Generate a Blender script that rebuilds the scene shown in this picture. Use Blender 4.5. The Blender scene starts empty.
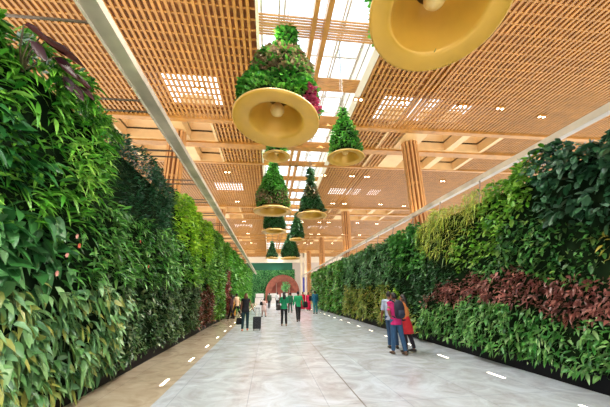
import bpy, bmesh, math, random
import numpy as np
from mathutils import Vector, Matrix, noise
C = bpy.context.scene
COL = C.collection
rnd = random.Random(7)
PI = math.pi

# ------------------------------------------------------------------ camera
F, VPX, VPY, ROLL, EYE = 290.0, 268.5, 294.0, 0.02, 1.65
v = Vector(((VPX-305)/F, -(VPY-203.5)/F, -1)).normalized()
zz = Vector((ROLL, 1, 0)); zz = (zz - v*zz.dot(v)).normalized()
xx = v.cross(zz)
R = Matrix((xx, v, zz))
cd = bpy.data.cameras.new('camera'); cam = bpy.data.objects.new('camera', cd); COL.objects.link(cam)
cam.matrix_world = Matrix.Translation((0, 0, EYE)) @ R.to_4x4()
cd.sensor_width = 36.0; cd.lens = F/610*36.0; cd.clip_end = 300; cd.clip_start = .05
C.camera = cam

# ------------------------------------------------------------------ light
w = bpy.data.worlds.new('sky'); C.world = w; w.use_nodes = True
bg = w.node_tree.nodes['Background']; bg.inputs[0].default_value = (0.93, 0.97, 1.0, 1); bg.inputs[1].default_value = 2.3
C.view_settings.view_transform = 'Standard'; C.view_settings.look = 'None'
C.view_settings.gamma = 1; C.view_settings.use_curve_mapping = False
C.view_settings.exposure = 0.08

def area(name, loc, size, energy, col, rot=(0, 0, 0), spread=180):
    l = bpy.data.lights.new(name, 'AREA'); l.shape = 'RECTANGLE'; l.size, l.size_y = size
    l.energy = energy; l.color = col; l.spread = math.radians(spread)
    o = bpy.data.objects.new(name, l); o.location = loc; o.rotation_euler = rot; COL.objects.link(o); return o
# added unseen uplights near the two steel channels, to brighten the ceiling
UP = (PI, 0, 0)
area('ceiling_fill_light', (-2.75, 27, 5.32), (.25, 60), 400, (1.0, .74, .42), UP)
area('ceiling_fill_light', (6.45, 27, 4.9), (.25, 60), 440, (1.0, .74, .42), UP)
# daylight entering through the central rooflight
area('rooflight_daylight', (1.28, 26, 10.4), (3.2, 60), 2300, (.82, .92, 1.0), (0, 0, 0), 120)
# added long strips without fittings, aimed to brighten the two planted walls
area('wall_fill_light', (-.2, 27, 8.5), (.5, 62), 1600, (1.0, .96, .84), (0, math.radians(-30), 0), 95)
area('wall_fill_light', (2.6, 27, 8.5), (.5, 62), 1950, (1.0, .96, .84), (0, math.radians(30), 0), 95)
area('far_garden_fill', (1.0, 60.5, 8.5), (9, 2), 260, (1, .96, .9))  # added lamp without a fitting, lifts the dim far hedge

# ------------------------------------------------------------------ materials
def new_mat(name):
    m = bpy.data.materials.new(name); m.use_nodes = True
    return m, m.node_tree.nodes, m.node_tree.links, m.node_tree.nodes['Principled BSDF']
def mat(name, col, rough=.5, metal=0, emit=None, es=0, spec=None, var=0, scale=8):
    m, n, l, b = new_mat(name)
    b.inputs['Base Color'].default_value = (*col, 1); b.inputs['Roughness'].default_value = rough
    b.inputs['Metallic'].default_value = metal
    if spec is not None: b.inputs['Specular IOR Level'].default_value = spec
    if emit: b.inputs['Emission Color'].default_value = (*emit, 1); b.inputs['Emission Strength'].default_value = es
    if var:
        t = n.new('ShaderNodeTexNoise'); t.inputs['Scale'].default_value = scale; t.inputs['Detail'].default_value = 3
        tc = n.new('ShaderNodeTexCoord'); l.new(tc.outputs['Object'], t.inputs['Vector'])
        r = n.new('ShaderNodeValToRGB')
        r.color_ramp.elements[0].position = .3; r.color_ramp.elements[1].position = .7
        r.color_ramp.elements[0].color = (*[c*(1-var) for c in col], 1)
        r.color_ramp.elements[1].color = (*[min(1, c*(1+var)) for c in col], 1)
        l.new(t.outputs['Fac'], r.inputs[0]); l.new(r.outputs[0], b.inputs['Base Color'])
    return m
def leaf_mat(name, cols, rough=.30, trans=.18):
    m, n, l, b = new_mat(name)
    g = n.new('ShaderNodeNewGeometry'); r = n.new('ShaderNodeValToRGB')
    els = r.color_ramp.elements
    k = len(cols)
    els[0].position = 0; els[0].color = (*cols[0], 1); els[1].position = 1; els[1].color = (*cols[-1], 1)
    for i in range(1, k-1):
        e = els.new(i/(k-1)); e.color = (*cols[i], 1)
    l.new(g.outputs['Random Per Island'], r.inputs[0])
    l.new(r.outputs[0], b.inputs['Base Color']); b.inputs['Roughness'].default_value = rough
    tr = n.new('ShaderNodeBsdfTranslucent'); l.new(r.outputs[0], tr.inputs[0])
    mx = n.new('ShaderNodeMixShader'); mx.inputs[0].default_value = trans
    l.new(b.outputs[0], mx.inputs[1]); l.new(tr.outputs[0], mx.inputs[2])
    l.new(mx.outputs[0], n['Material Output'].inputs[0])
    return m
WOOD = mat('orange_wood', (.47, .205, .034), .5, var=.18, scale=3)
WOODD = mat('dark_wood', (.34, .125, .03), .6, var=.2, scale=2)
PALE = mat('pale_wood', (.74, .47, .20), .5, var=.08, scale=2)
CREAM = mat('cream_trim', (.82, .72, .55), .5)
COLW = mat('column_wood', (.66, .34, .12), .45, var=.12, scale=3)
STEEL = mat('brushed_steel', (.60, .50, .38), .40, .25, var=.3, scale=1.4)
ROD = mat('bronze_rod', (.22, .15, .10), .4, .6)
BLACK = mat('black_plinth', (.004, .004, .006), .6, spec=.2)
SOIL = mat('dark_planting_felt', (.010, .022, .008), .95, var=.4, scale=6, spec=.05)
GOLD = mat('golden_lacquer', (.70, .38, .045), .30, .15, var=.08, scale=2)
GOLDRIM = mat('cream_gold_lip', (.80, .53, .18), .35, .1)
GOLDD = mat('shaded_gold', (.22, .12, .03), .5, .3)  # gold darkened so the shade of the dish hollow is in its colour
CABLE = mat('cable', (.10, .09, .08), .5, .5)
LAMP = mat('lamp_face', (1, 1, 1), .4, emit=(1, .86, .62), es=14)
FLIGHT = mat('floor_light', (1, 1, 1), .4, emit=(1, .90, .72), es=3.0)

def floor_mat(name, base, tint, sx, sy):
    m, n, l, b = new_mat(name)
    tc = n.new('ShaderNodeTexCoord'); mp = n.new('ShaderNodeMapping')
    mp.inputs['Location'].default_value = (.30, .60, 0)
    l.new(tc.outputs['Object'], mp.inputs[0])
    br = n.new('ShaderNodeTexBrick'); br.offset = 0; br.inputs['Scale'].default_value = 1
    br.inputs['Brick Width'].default_value = sx; br.inputs['Row Height'].default_value = sy
    br.inputs['Mortar Size'].default_value = .007; br.inputs['Mortar Smooth'].default_value = 0
    br.inputs['Color1'].default_value = (*base, 1); br.inputs['Color2'].default_value = (*tint, 1)
    br.inputs['Mortar'].default_value = (*[c*.5 for c in [q*1.5 for q in base]], 1)
    l.new(mp.outputs[0], br.inputs['Vector'])
    nz = n.new('ShaderNodeTexNoise'); nz.inputs['Scale'].default_value = 1.3; nz.inputs['Detail'].default_value = 8
    nz.inputs['Roughness'].default_value = .65; nz.inputs['Distortion'].default_value = 1.6
    l.new(tc.outputs['Object'], nz.inputs['Vector'])
    rp = n.new('ShaderNodeValToRGB'); rp.color_ramp.elements[0].position = .33; rp.color_ramp.elements[1].position = .62
    rp.color_ramp.elements[0].color = (.70, .65, .60, 1); rp.color_ramp.elements[1].color = (1, 1, 1, 1)
    l.new(nz.outputs['Fac'], rp.inputs[0])
    mx = n.new('ShaderNodeMix'); mx.data_type = 'RGBA'; mx.blend_type = 'MULTIPLY'; mx.inputs[0].default_value = 1
    l.new(br.outputs['Color'], mx.inputs[6]); l.new(rp.outputs[0], mx.inputs[7])
    l.new(mx.outputs[2], b.inputs['Base Color'])
    r2 = n.new('ShaderNodeMapRange'); r2.inputs[3].default_value = .13; r2.inputs[4].default_value = .25
    l.new(nz.outputs['Fac'], r2.inputs[0]); l.new(r2.outputs[0], b.inputs['Roughness'])
    b.inputs['Specular IOR Level'].default_value = .6
    return m
FLOOR = floor_mat('polished_marble', (.58, .64, .72), (.53, .57, .62), 1.25, 1.9)
BORDER = floor_mat('beige_marble', (.60, .50, .37), (.54, .45, .33), 1.25, 1.9)

# ------------------------------------------------------------------ mesh helpers
class MB:
    def __init__(s): s.v = []; s.f = []; s.sm = False
    def box(s, x0, x1, y0, y1, z0, z1):
        i = len(s.v)
        s.v += [(x0, y0, z0), (x1, y0, z0), (x1, y1, z0), (x0, y1, z0), (x0, y0, z1), (x1, y0, z1), (x1, y1, z1), (x0, y1, z1)]
        s.f += [tuple(i+k for k in q) for q in ((0, 3, 2, 1), (4, 5, 6, 7), (0, 1, 5, 4), (1, 2, 6, 5), (2, 3, 7, 6), (3, 0, 4, 7))]
        return s
    def loft(s, pts, rad, n=10, ref=None, caps=True):
        pts = [Vector(p) for p in pts]; i0 = len(s.v); m = len(pts)
        for k in range(m):
            d = (pts[min(k+1, m-1)] - pts[max(k-1, 0)]).normalized()
            a = Vector(ref) if ref else (Vector((0, 0, 1)) if abs(d.z) < .9 else Vector((0, 1, 0)))
            x = d.cross(a); x = x.normalized() if x.length > 1e-4 else Vector((1, 0, 0))
            y = x.cross(d).normalized()
            r = rad[k]; rx, ry = r if isinstance(r, tuple) else (r, r)
            for j in range(n):
                t = 2*PI*j/n; s.v.append(tuple(pts[k] + x*rx*math.cos(t) + y*ry*math.sin(t)))
        for k in range(m-1):
            for j in range(n):
                a = i0+k*n+j; b = i0+k*n+(j+1) % n; s.f.append((a, b, b+n, a+n))
        if caps:
            s.f.append(tuple(i0+j for j in range(n))[::-1]); s.f.append(tuple(i0+(m-1)*n+j for j in range(n)))
        return s
    def lathe(s, prof, cx=0, cy=0, cz=0, n=32, closed=False):
        i0 = len(s.v); m = len(prof)
        for (r, z) in prof:
            for j in range(n):
                t = 2*PI*j/n; s.v.append((cx+r*math.cos(t), cy+r*math.sin(t), cz+z))
        for k in range(m if closed else m-1):
            for j in range(n):
                a = i0+k*n+j; b = i0+k*n+(j+1) % n; k2 = (k+1) % m
                s.f.append((a, b, i0+k2*n+(j+1) % n, i0+k2*n+j))
        return s
    def sphere(s, c, r, n=12, m=8):
        rx, ry, rz = r if isinstance(r, tuple) else (r, r, r); i0 = len(s.v)
        for k in range(m+1):
            ph = -PI/2+PI*k/m; ph = max(-1.56, min(1.56, ph))
            for j in range(n):
                t = 2*PI*j/n; s.v.append((c[0]+rx*math.cos(ph)*math.cos(t), c[1]+ry*math.cos(ph)*math.sin(t), c[2]+rz*math.sin(ph)))
        for k in range(m):
            for j in range(n):
                a = i0+k*n+j; b = i0+k*n+(j+1) % n; s.f.append((a, b, b+n, a+n))
        s.f.append(tuple(i0+j for j in range(n))[::-1]); s.f.append(tuple(i0+m*n+j for j in range(n)))
        return s
    def build(s, name, m, parent=None, smooth=False):
        me = bpy.data.meshes.new(name); me.from_pydata(s.v, [], s.f); me.update()
        if smooth: me.shade_smooth()
        me.materials.append(m)
        o = bpy.data.objects.new(name, me); COL.objects.link(o)
        if parent: o.parent = parent
        return o
def tag(o, label, cat, group=None, kind=None):
    o['label'] = label; o['category'] = cat
    if group: o['group'] = group
    if kind: o['kind'] = kind
    return o
def struct(o, label=None, cat='structure'):
    o['kind'] = 'structure'
    if label: o['label'] = label; o['category'] = cat
    return o
def empty(name, loc=(0, 0, 0), rz=0):
    o = bpy.data.objects.new(name, None); o.empty_display_size = .1; COL.objects.link(o); o.location = loc; o.rotation_euler.z = rz; return o

# ------------------------------------------------------------------ floor
LX, RX = -3.18, 5.46          # foot of the left and right planter
Y0, Y1 = -4.0, 62.0
f = MB().box(-1.80, 4.35, Y0, Y1, -.1, 0).build('floor', FLOOR); struct(f, 'polished grey marble floor down the middle of the hall', 'floor')
f = MB().box(-4.2, -1.80, Y0, Y1, -.1, 0).build('floor', BORDER); struct(f, 'beige marble border beside the left planted wall', 'floor')
f = MB().box(4.35, 9.5, Y0, Y1, -.1, 0).build('floor', FLOOR); struct(f, 'marble border beside the right planted wall', 'floor')
f = MB().box(1.49, 1.51, Y0, Y1, 0, .002).build('trim_1', mat('joint_metal', (.16, .14, .12), .4, .5)); struct(f, 'thin dark metal joint running along the floor', 'floor joint')

# ------------------------------------------------------------------ ceiling
ZC = 8.6
COLY = [12.0, 24.5, 37.0, 49.5]
XL, XR = -11.0, 19.0
holes = [(-.42, 3.0, Y0, 58)]
for y in (8.9, 19.3, 31.8, 44.3):
    holes += [(-3.95, -2.0, y-.1, y+1.65), (4.35, 6.9, y+.3, y+2.0), (7.5, 8.5, y+.5, y+1.9)]
coff = []
for cy in COLY:
    for (a, b) in ((-6.6, -4.6), (-3.75, -2.6), (5.3, 6.1), (7.2, 8.9), (9.3, 10.8)):
        for (c, d) in ((-1.05, .55), (1.2, 2.8)):
            coff.append((a, b, cy+c, cy+d))
def cells(x0, x1, y0, y1, hs):
    xs = sorted({x0, x1, *[q for h in hs for q in h[:2] if x0 < q < x1]}); out = []
    for a, b in zip(xs, xs[1:]):
        mx = (a+b)/2
        hh = sorted([(h[2], h[3]) for h in hs if h[0] < mx < h[1]]); y = y0
        for c, d in hh:
            if c > y: out.append((a, b, y, min(c, y1)))
            y = max(y, d)
        if y < y1: out.append((a, b, y, y1))
    return out
mb = MB()
for (a, b, c, d) in cells(XL, XR, Y0, 58, holes+coff): mb.box(a, b, c, d, 9.02, 9.1)
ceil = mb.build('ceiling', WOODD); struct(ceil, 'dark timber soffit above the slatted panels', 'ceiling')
# slat panels between the column beams
bays = [(Y0, 10.75)] + [(cy+3.0, (COLY[i+1]-1.25) if i < 3 else 58) for i, cy in enumerate(COLY)]
def slats(x0, x1, y0, y1, first=False):
    m = MB(); n = int((x1-x0)/.168)
    for k in range(n):
        x = x0+.04+k*.168
        m.box(x, x+.078, y0, y1, ZC, ZC+.05)
    y = y0+.1
    while y < y1:
        m.box(x0, x1, y, y+.045, ZC+.02, ZC+.055); y += .32
    return m
for (y0, y1) in bays:
    for (x0, x1) in ((XL, -.48), (3.22, 5.30), (5.98, XR)):
        slats(x0, x1, y0, y1).build('slat_panel', WOOD, ceil)
for cy in COLY:                                   # zone of coffers round each column row
    for (x0, x1) in ((XL, -6.8), (-2.5, -.48), (3.22, 5.2), (11.0, XR)):
        slats(x0, x1, cy-1.0, cy+2.85).build('slat_panel', WOOD, ceil)
    m = MB()
    hs = [h for h in coff if cy-2 < h[2] < cy+3]
    for (a, b, c, d) in cells(-6.8, -2.5, cy-1.25, cy+3.0, hs)+cells(5.2, 11.0, cy-1.25, cy+3.0, hs): m.box(a, b, c, d, ZC-.02, ZC+.10)
    m.build('coffer_panel', PALE, ceil)
    m = MB()
    for (a, b, c, d) in hs:
        m.box(a-.05, a, c-.05, d+.05, ZC+.1, 9.75); m.box(b, b+.05, c-.05, d+.05, ZC+.1, 9.75)
        m.box(a, b, c-.05, c, ZC+.1, 9.75); m.box(a, b, d, d+.05, ZC+.1, 9.75)
        m.box(a-.05, b+.05, c-.05, c+.7, 9.75, 9.8)
    m.build('coffer_well', PALE, ceil)
    m = MB().box(XL, XR, cy-1.28, cy-1.03, ZC-.08, ZC+.2).box(XL, XR, cy+.65, cy+1.1, ZC-.10, ZC+.2).box(XL, XR, cy+2.85, cy+3.05, ZC-.06, ZC+.2)
    m.build('cross_beam', WOOD, ceil)
# edge trims and the twin spine beams of the rooflight
m = MB().box(-.48, -.40, Y0, 58, ZC-.02, 9.5).box(3.0, 3.22, Y0, 58, ZC-.02, ZC+.2).box(3.0, 3.08, Y0, 58, ZC+.2, 9.5)
struct(m.build('trim_2', CREAM), 'pale edge trims of the central rooflight', 'trim')
m = MB().box(1.02, 1.14, Y0, 58, ZC-.06, ZC+.25).box(1.36, 1.50, Y0, 58, ZC-.06, ZC+.25)
struct(m.build('trim_3', WOOD), 'twin timber spine beams under the rooflight', 'trim')
m = MB()
for x in (5.32, 5.48, 5.68, 5.86): m.box(x, x+.075, Y0, 58, ZC-.03, ZC+.09)
struct(m.build('trim_4', WOOD), 'four slim pale rails along the right of the ceiling', 'trim')
# louvre groups crossing the rooflight
m = MB(); y = -3.0+.08
while y < 57:
    for k in range(8): m.box(-.4, 3.0, y+k*.085, y+k*.085+.03, ZC+.02, ZC+.07)
    y += 2.19
struct(m.build('trim_5', WOOD), 'groups of timber louvres crossing the rooflight', 'trim')
# rooflight glazing frame
fr = MB()
y = Y0
while y < 58:
    fr.box(-.4, 3.0, y, y+.07, 9.62, 9.74); y += 1.095
for x in (-.4, .12, .28, 1.2, 2.06, 2.16, 2.93): fr.box(x, x+.06, Y0, 58, 9.6, 9.74)
fr.box(-.48, -.40, Y0, 58, 9.5, 9.75).box(3.0, 3.08, Y0, 58, 9.5, 9.75)
win = struct(fr.build('window_1', mat('white_frame', (.75, .73, .70), .4)), 'central rooflight running the length of the hall', 'window')
gm, gn, gl, gb = new_mat('clear_glass')
tb = gn.new('ShaderNodeBsdfTransparent'); tb.inputs[0].default_value = (.95, .98, 1, 1)
gg = gn.new('ShaderNodeBsdfGlossy'); gg.inputs['Roughness'].default_value = .05
gx = gn.new('ShaderNodeMixShader'); gx.inputs[0].default_value = .06
gl.new(tb.outputs[0], gx.inputs[1]); gl.new(gg.outputs[0], gx.inputs[2]); gl.new(gx.outputs[0], gn['Material Output'].inputs[0])
MB().box(-.4, 3.0, Y0, 58, 9.66, 9.68).build('pane', gm, win)

# twin ceiling downlights
def spot(x, y, power=0):
    t = empty('ceiling_spotlight', (x, y, ZC-.07))
    hs = MB().box(-.18, .18, -.075, .075, .01, .08).build('housing', WOOD, t)
    for s in (-.1, .1):
        MB().lathe([(0.001, -.004), (.045, -.004), (.05, .012), (.001, .012)], s, 0, 0, 14).build('lamp', LAMP, hs)
    if power:
        l = bpy.data.lights.new('spotlight_beam', 'SPOT'); l.energy = power; l.spot_size = 1.1; l.spot_blend = .6; l.color = (1, .85, .62)
        l.shadow_soft_size = .08; o = bpy.data.objects.new('spotlight_beam', l); COL.objects.link(o); o.parent = t; o.location = (0, 0, -.03)
    return t
SPX = [(-2.55, 'left of the golden dishes'), (3.2, 'on the pale edge of the rooflight'), (5.0, 'beside the slim pale rails'), (7.4, 'in the slats right of the rails'), (9.0, 'second out from the rails'), (11.2, 'farthest right')]
for r, y in enumerate((8.9, 16.2, 21.9, 28.4, 34.5, 41.0)):
    for x, where in SPX:
        row = ['nearest', 'second', 'third', 'fourth', 'fifth', 'farthest'][r]
        if r and x == 7.4: x = 5.95
        t = spot(x, y + (.35 if x > 10 else 0), 60 if (r < 4 and x in (-2.55, 3.2, 5.0)) else 0)
        tag(t, 'twin white ceiling spotlight %s, in the %s row' % (where, row), 'ceiling light', 'twin spotlights in the slatted ceiling')

# ------------------------------------------------------------------ slatted columns
def column(x, y, side, row):
    t = empty('slatted_column', (x, y, 0))
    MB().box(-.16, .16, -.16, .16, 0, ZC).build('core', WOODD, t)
    for k in range(12):
        a = 2*PI*k/12+.26; r = .42
        c, s = math.cos(a)*r*.78, math.sin(a)*r*.78
        MB().box(c-.035, c+.035, s-.05, s+.05, 0, ZC-.02 if k % 3 else ZC+.6).build('batten', COLW, t)
    for z in (1.2, 3.9, 6.4): MB().lathe([(.16, 0), (.31, 0), (.31, .08), (.16, .08)], 0, 0, z, 12, True).build('collar', COLW, t)
    tag(t, 'timber batten column %s, %s' % (side, row), 'column', 'timber batten columns')
for i, cy in enumerate(COLY):
    row = ['nearest of its row', 'second of its row', 'third of its row', 'farthest of its row'][i]
    column(-4.15, cy, 'behind the left planted wall', row); column(6.7, cy, 'behind the right planted wall', row)

# ------------------------------------------------------------------ wall bodies
LT, RT = 4.75, 4.05
LE, RE = 50.0, 36.0
wl = MB().box(-3.75, -3.22, 1.0-3, LE, .0, LT-.2).build('wall_left', SOIL); struct(wl, 'planted wall body on the left', 'wall')
wr = MB().box(5.50, 6.0, 1.0-3, RE, .0, RT-.2).build('wall_right', SOIL); struct(wr, 'planted wall body on the right', 'wall')
struct(MB().box(-3.22, LX, -2, LE, 0, .28).build('baseboard_left', BLACK), 'black plinth under the left planting', 'plinth')
struct(MB().box(RX, 5.50, -2, RE, 0, .30).build('baseboard_right', BLACK), 'black plinth under the right planting', 'plinth')

# steel channels
m = MB().box(-2.42, -2.19, Y0, 56, 5.16, 5.28)
cl = m.build('steel_channel', STEEL); tag(cl, 'long polished steel channel hung above the left planting', 'beam')
MB().box(-2.45, -2.42, Y0, 56, 5.13, 5.30).build('edge_strip', CREAM, cl)
for y in [a+b for a in [0.95+2.05*k for k in range(26)] for b in (0, .36)]:
    MB().loft([(-3.6, y, 5.22), (-2.40, y, 5.22)], [.022, .022], 6).build('support_rod', ROD, cl)
for k in range(26): MB().loft([(-3.5, 1.1+2.05*k, 4.45), (-3.5, 1.1+2.05*k, 5.28)], [.025, .025], 6).build('post', ROD, cl)
cr = MB().box(5.98, 6.13, Y0, 56, 4.68, 4.83).build('steel_channel', STEEL); tag(cr, 'long polished steel channel above the right planting', 'beam')
for k in range(18): MB().loft([(5.8, -1+2.05*k, 3.75), (6.05, -1+2.05*k, 4.72)], [.022, .022], 6).build('bracket', ROD, cr)

# ------------------------------------------------------------------ floor lights
for side, X in (('left', -2.02), ('right', 4.62)):
    y = 4.75 if side == 'left' else 4.25; k = 0
    while y < 48:
        if not (side == 'right' and y > 36):
            o = MB().box(-.028, .028, -.23, .23, 0, .004).build('floor_light', FLIGHT); o.location = (X, y, 0)
            tag(o, 'recessed floor light strip beside the %s planting, %s from the front' % (side, ['first', 'second', 'third', 'fourth', 'fifth', 'sixth', 'seventh', 'eighth', 'ninth', 'tenth', 'eleventh', 'twelfth', 'thirteenth', 'fourteenth', 'fifteenth', 'sixteenth', 'seventeenth', 'eighteenth', 'nineteenth', 'twentieth', 'twenty first', 'twenty second'][k]), 'floor light', 'recessed lights along the %s border' % side)
        y += 2.12 if side == 'left' else 1.9; k += 1

# ------------------------------------------------------------------ leaves
rng = np.random.default_rng(5)
def nrm(a): return a/np.maximum(np.linalg.norm(a, axis=1, keepdims=True), 1e-6)
PROF = {'oval': [(.22, .8), (.5, 1.0), (.8, .6)], 'lance': [(.2, .7), (.45, 1.0), (.75, .62)], 'blade': [(.15, .9), (.45, 1.0), (.8, .55)],
        'heart': [(.12, 1.0), (.4, .95), (.75, .5)], 'round': [(.18, .85), (.5, 1.05), (.82, .8)]}
def leaves(name, P, A, N, L, W, m, shape='oval', fold=.18, droop=.35, parent=None, lo=False):
    """P base points, A axes, N upper face normals (n,3); L, W (n,) length and half width"""
    n = len(P); A = nrm(A); N = nrm(N - A*np.sum(A*N, 1, keepdims=True)); S = np.cross(A, N)
    L = L[:, None]; W = W[:, None]; down = np.array([[0, 0, -1.0]])
    prof = [(.42, 1.0)] if lo else PROF[shape]
    rows = [P]
    dr = (droop*(.5+rng.random(n)))[:, None]
    for t, ww in prof:
        c = P + A*L*t + down*dr*L*t*t
        up = N*W*ww*fold
        rows += [c - S*W*ww + up, c - up*.6, c + S*W*ww + up]
    rows.append(P + A*L + down*dr*L)
    k = len(rows)
    V = np.stack(rows, 1).reshape(-1, 3)
    if lo: T = [(0, 1, 2), (0, 2, 3), (1, 4, 2), (2, 4, 3)]
    else:
        T = [(0, 1, 2), (0, 2, 3)]
        for q in (1, 4): T += [(q, q+3, q+4), (q, q+4, q+1), (q+1, q+4, q+5), (q+1, q+5, q+2)]
        T += [(7, 10, 8), (8, 10, 9)]
    T = np.array(T); Fc = (T[None]+(np.arange(n)*k)[:, None, None]).reshape(-1, 3).astype(np.int32)
    me = bpy.data.meshes.new(name); me.vertices.add(len(V)); me.vertices.foreach_set('co', V.astype(np.float32).ravel())
    me.loops.add(Fc.size); me.loops.foreach_set('vertex_index', Fc.ravel())
    me.polygons.add(len(Fc)); me.polygons.foreach_set('loop_start', np.arange(0, Fc.size, 3, dtype=np.int32))
    me.update(calc_edges=True); me.materials.append(m)
    o = bpy.data.objects.new(name, me); COL.objects.link(o)
    if parent: o.parent = parent
    return o

def inpoly(y, z, poly):
    r = np.zeros(len(y), bool); n = len(poly)
    for i in range(n):
        y1, z1 = poly[i]; y2, z2 = poly[(i+1) % n]
        c = ((z1 > z) != (z2 > z)) & (y < (y2-y1)*(z-z1)/((z2-z1) or 1e-9)+y1); r ^= c
    return r
def bump(y, z):
    return .10*np.sin(1.9*y+1.3*z)+.07*np.sin(3.7*y-2.9*z+1)+.05*np.sin(7.1*y+5.3*z+2)

G = lambda *a: a
def hexs(h): 
    r = [int(h[i:i+2], 16)/255 for i in (0, 2, 4)]
    return tuple(((c+.055)/1.055)**2.4 if c > .04 else c/12.92 for c in r)
def ramp(*hs): return [hexs(h) for h in hs]
#        name, label, material colours, shape, density, length, halfwidth, outward, side, rise, droop, thickness, polygon
LEFT = [
 ('fern_planting', 'bright green feathery foliage filling the upper near end of the left wall', ramp('1f5a1c', '4a9c28', '86cc44', '2c6f22', 'a4de5a', '357f26'), 'lance', 330, .26, .030, .8, .9, .1, .5, 0, [(-2, 2.6), (4.6, 2.55), (5.5, 3.2), (5.35, 5.2), (-2, 5.2)]),
 ('pale_fern_planting', 'yellow green feathery tuft within the near left foliage', ramp('5f9a2c', '9acb48', 'b8dc6a', '4a8426'), 'lance', 260, .20, .020, .9, .9, .2, .6, .13, [(4.1, 3.2), (4.9, 3.1), (5.1, 3.8), (4.4, 4.0)]),
 ('dark_arching_planting', 'deep green arching leaves at the left edge of the near left wall', ramp('12401a', '1f5a26', '2f7030', '3f8040'), 'oval', 260, .24, .045, .8, .8, 0, .6, .12, [(1.5, 2.8), (3.3, 2.9), (4.1, 3.3), (3.4, 3.8), (2.2, 3.7), (1.5, 3.4)]),
 ('dark_shrub_planting', 'dark blue green shrub patch high on the left wall', ramp('12351f', '1d4a2a', '2c5f38', '3d7548', '0e2a1a'), 'lance', 620, .13, .018, .8, .7, .2, .3, .02, [(5.3, 5.2), (5.5, 4.2), (6.3, 3.4), (8.2, 3.2), (9.9, 3.5), (9.5, 5.2)]),
 ('big_leaf_planting', 'broad heart shaped green leaves low on the near left wall', ramp('265a2c', '4a8a44', '34703a', '6aa060', '234f28'), 'heart', 150, .27, .095, .5, .5, -.25, .35, .05, [(-2, 1.9), (4.2, 1.75), (5.1, 2.1), (4.9, 2.6), (4.2, 2.75), (-2, 2.7)]),
 ('peace_lily_planting', 'pale drooping oval leaves along the bottom of the near left wall', ramp('3a6a3c', '6fa25c', '9cc484', '4f8546', 'b4b45a', '3f6f42', '8fbf8a'), 'oval', 420, .19, .042, .65, .5, -.25, .6, .06, [(-2, .15), (6.7, .15), (6.8, 1.2), (7.1, 1.6), (6.0, 1.85), (4.2, 1.8), (-2, 1.95)]),
 ('mixed_fern_planting', 'mid green arching fern band across the middle of the left wall', ramp('245c24', '4a9036', '76b850', '1c4b20', '8fc45e'), 'lance', 430, .18, .028, .8, .8, 0, .5, .04, [(4.6, 2.5), (5.1, 1.95), (11, 2.0), (11.5, 3.2), (9.9, 3.5), (6.3, 3.4), (5.5, 3.3)]),
 ('dark_creeper_planting', 'dark small leaved creeper low on the left wall', ramp('20421f', '3a6434', '5a8248', '6a7a4a', '1e4428'), 'oval', 520, .11, .028, .6, .7, -.1, .3, 0, [(6.4, .15), (13.8, .15), (14, 2.1), (11, 2.05), (5.1, 2.0), (6.8, 1.7)]),
 ('lime_planting', 'yellow green bushy plants along the top of the left wall', ramp('4f8f1e', '8fbf2c', 'b6d83c', '6aa828'), 'oval', 420, .15, .032, .8, .7, .2, .3, .05, [(9.5, 5.4), (9.9, 3.5), (11.5, 3.2), (15.5, 3.1), (15.8, 5.4)]),
 ('russet_planting', 'reddish brown leafy strip low on the left wall', ramp('5a2a22', '7a3a2c', '4a4a24', '8a4a3a'), 'oval', 380, .14, .034, .7, .7, 0, .3, .02, [(13.8, .15), (17.8, .15), (17.2, 1.9), (14, 2.1)]),
 ('bushy_green_planting', 'fresh green bushy plants in the middle far part of the left wall', ramp('357524', '5fa234', '90c048', '2a6224'), 'oval', 330, .17, .036, .8, .7, .1, .3, .06, [(11, 2.05), (14, 2.1), (17.2, 1.9), (17.8, .15), (21.4, .15), (21.4, 5.4), (15.8, 5.4), (15.5, 3.1), (11.5, 3.2)]),
 ('red_column_planting', 'narrow upright band of brick red leaves far along the left wall', ramp('7a2f28', '9a4034', '5f2a22', 'a5554a'), 'oval', 260, .18, .04, .7, .7, 0, .3, .04, [(21.4, .15), (24.0, .15), (23.4, 3.4), (21.4, 3.4)]),
 ('far_green_planting', 'tall bright green hanging plants at the far end of the left wall', ramp('2f7a26', '56a534', '7fc043', '2a6226'), 'oval', 130, .28, .06, .8, .7, .1, .4, .08, [(21.4, 3.4), (23.4, 3.4), (24, .15), (50, .15), (50, 5.6), (21.4, 5.6)]),
]
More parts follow.
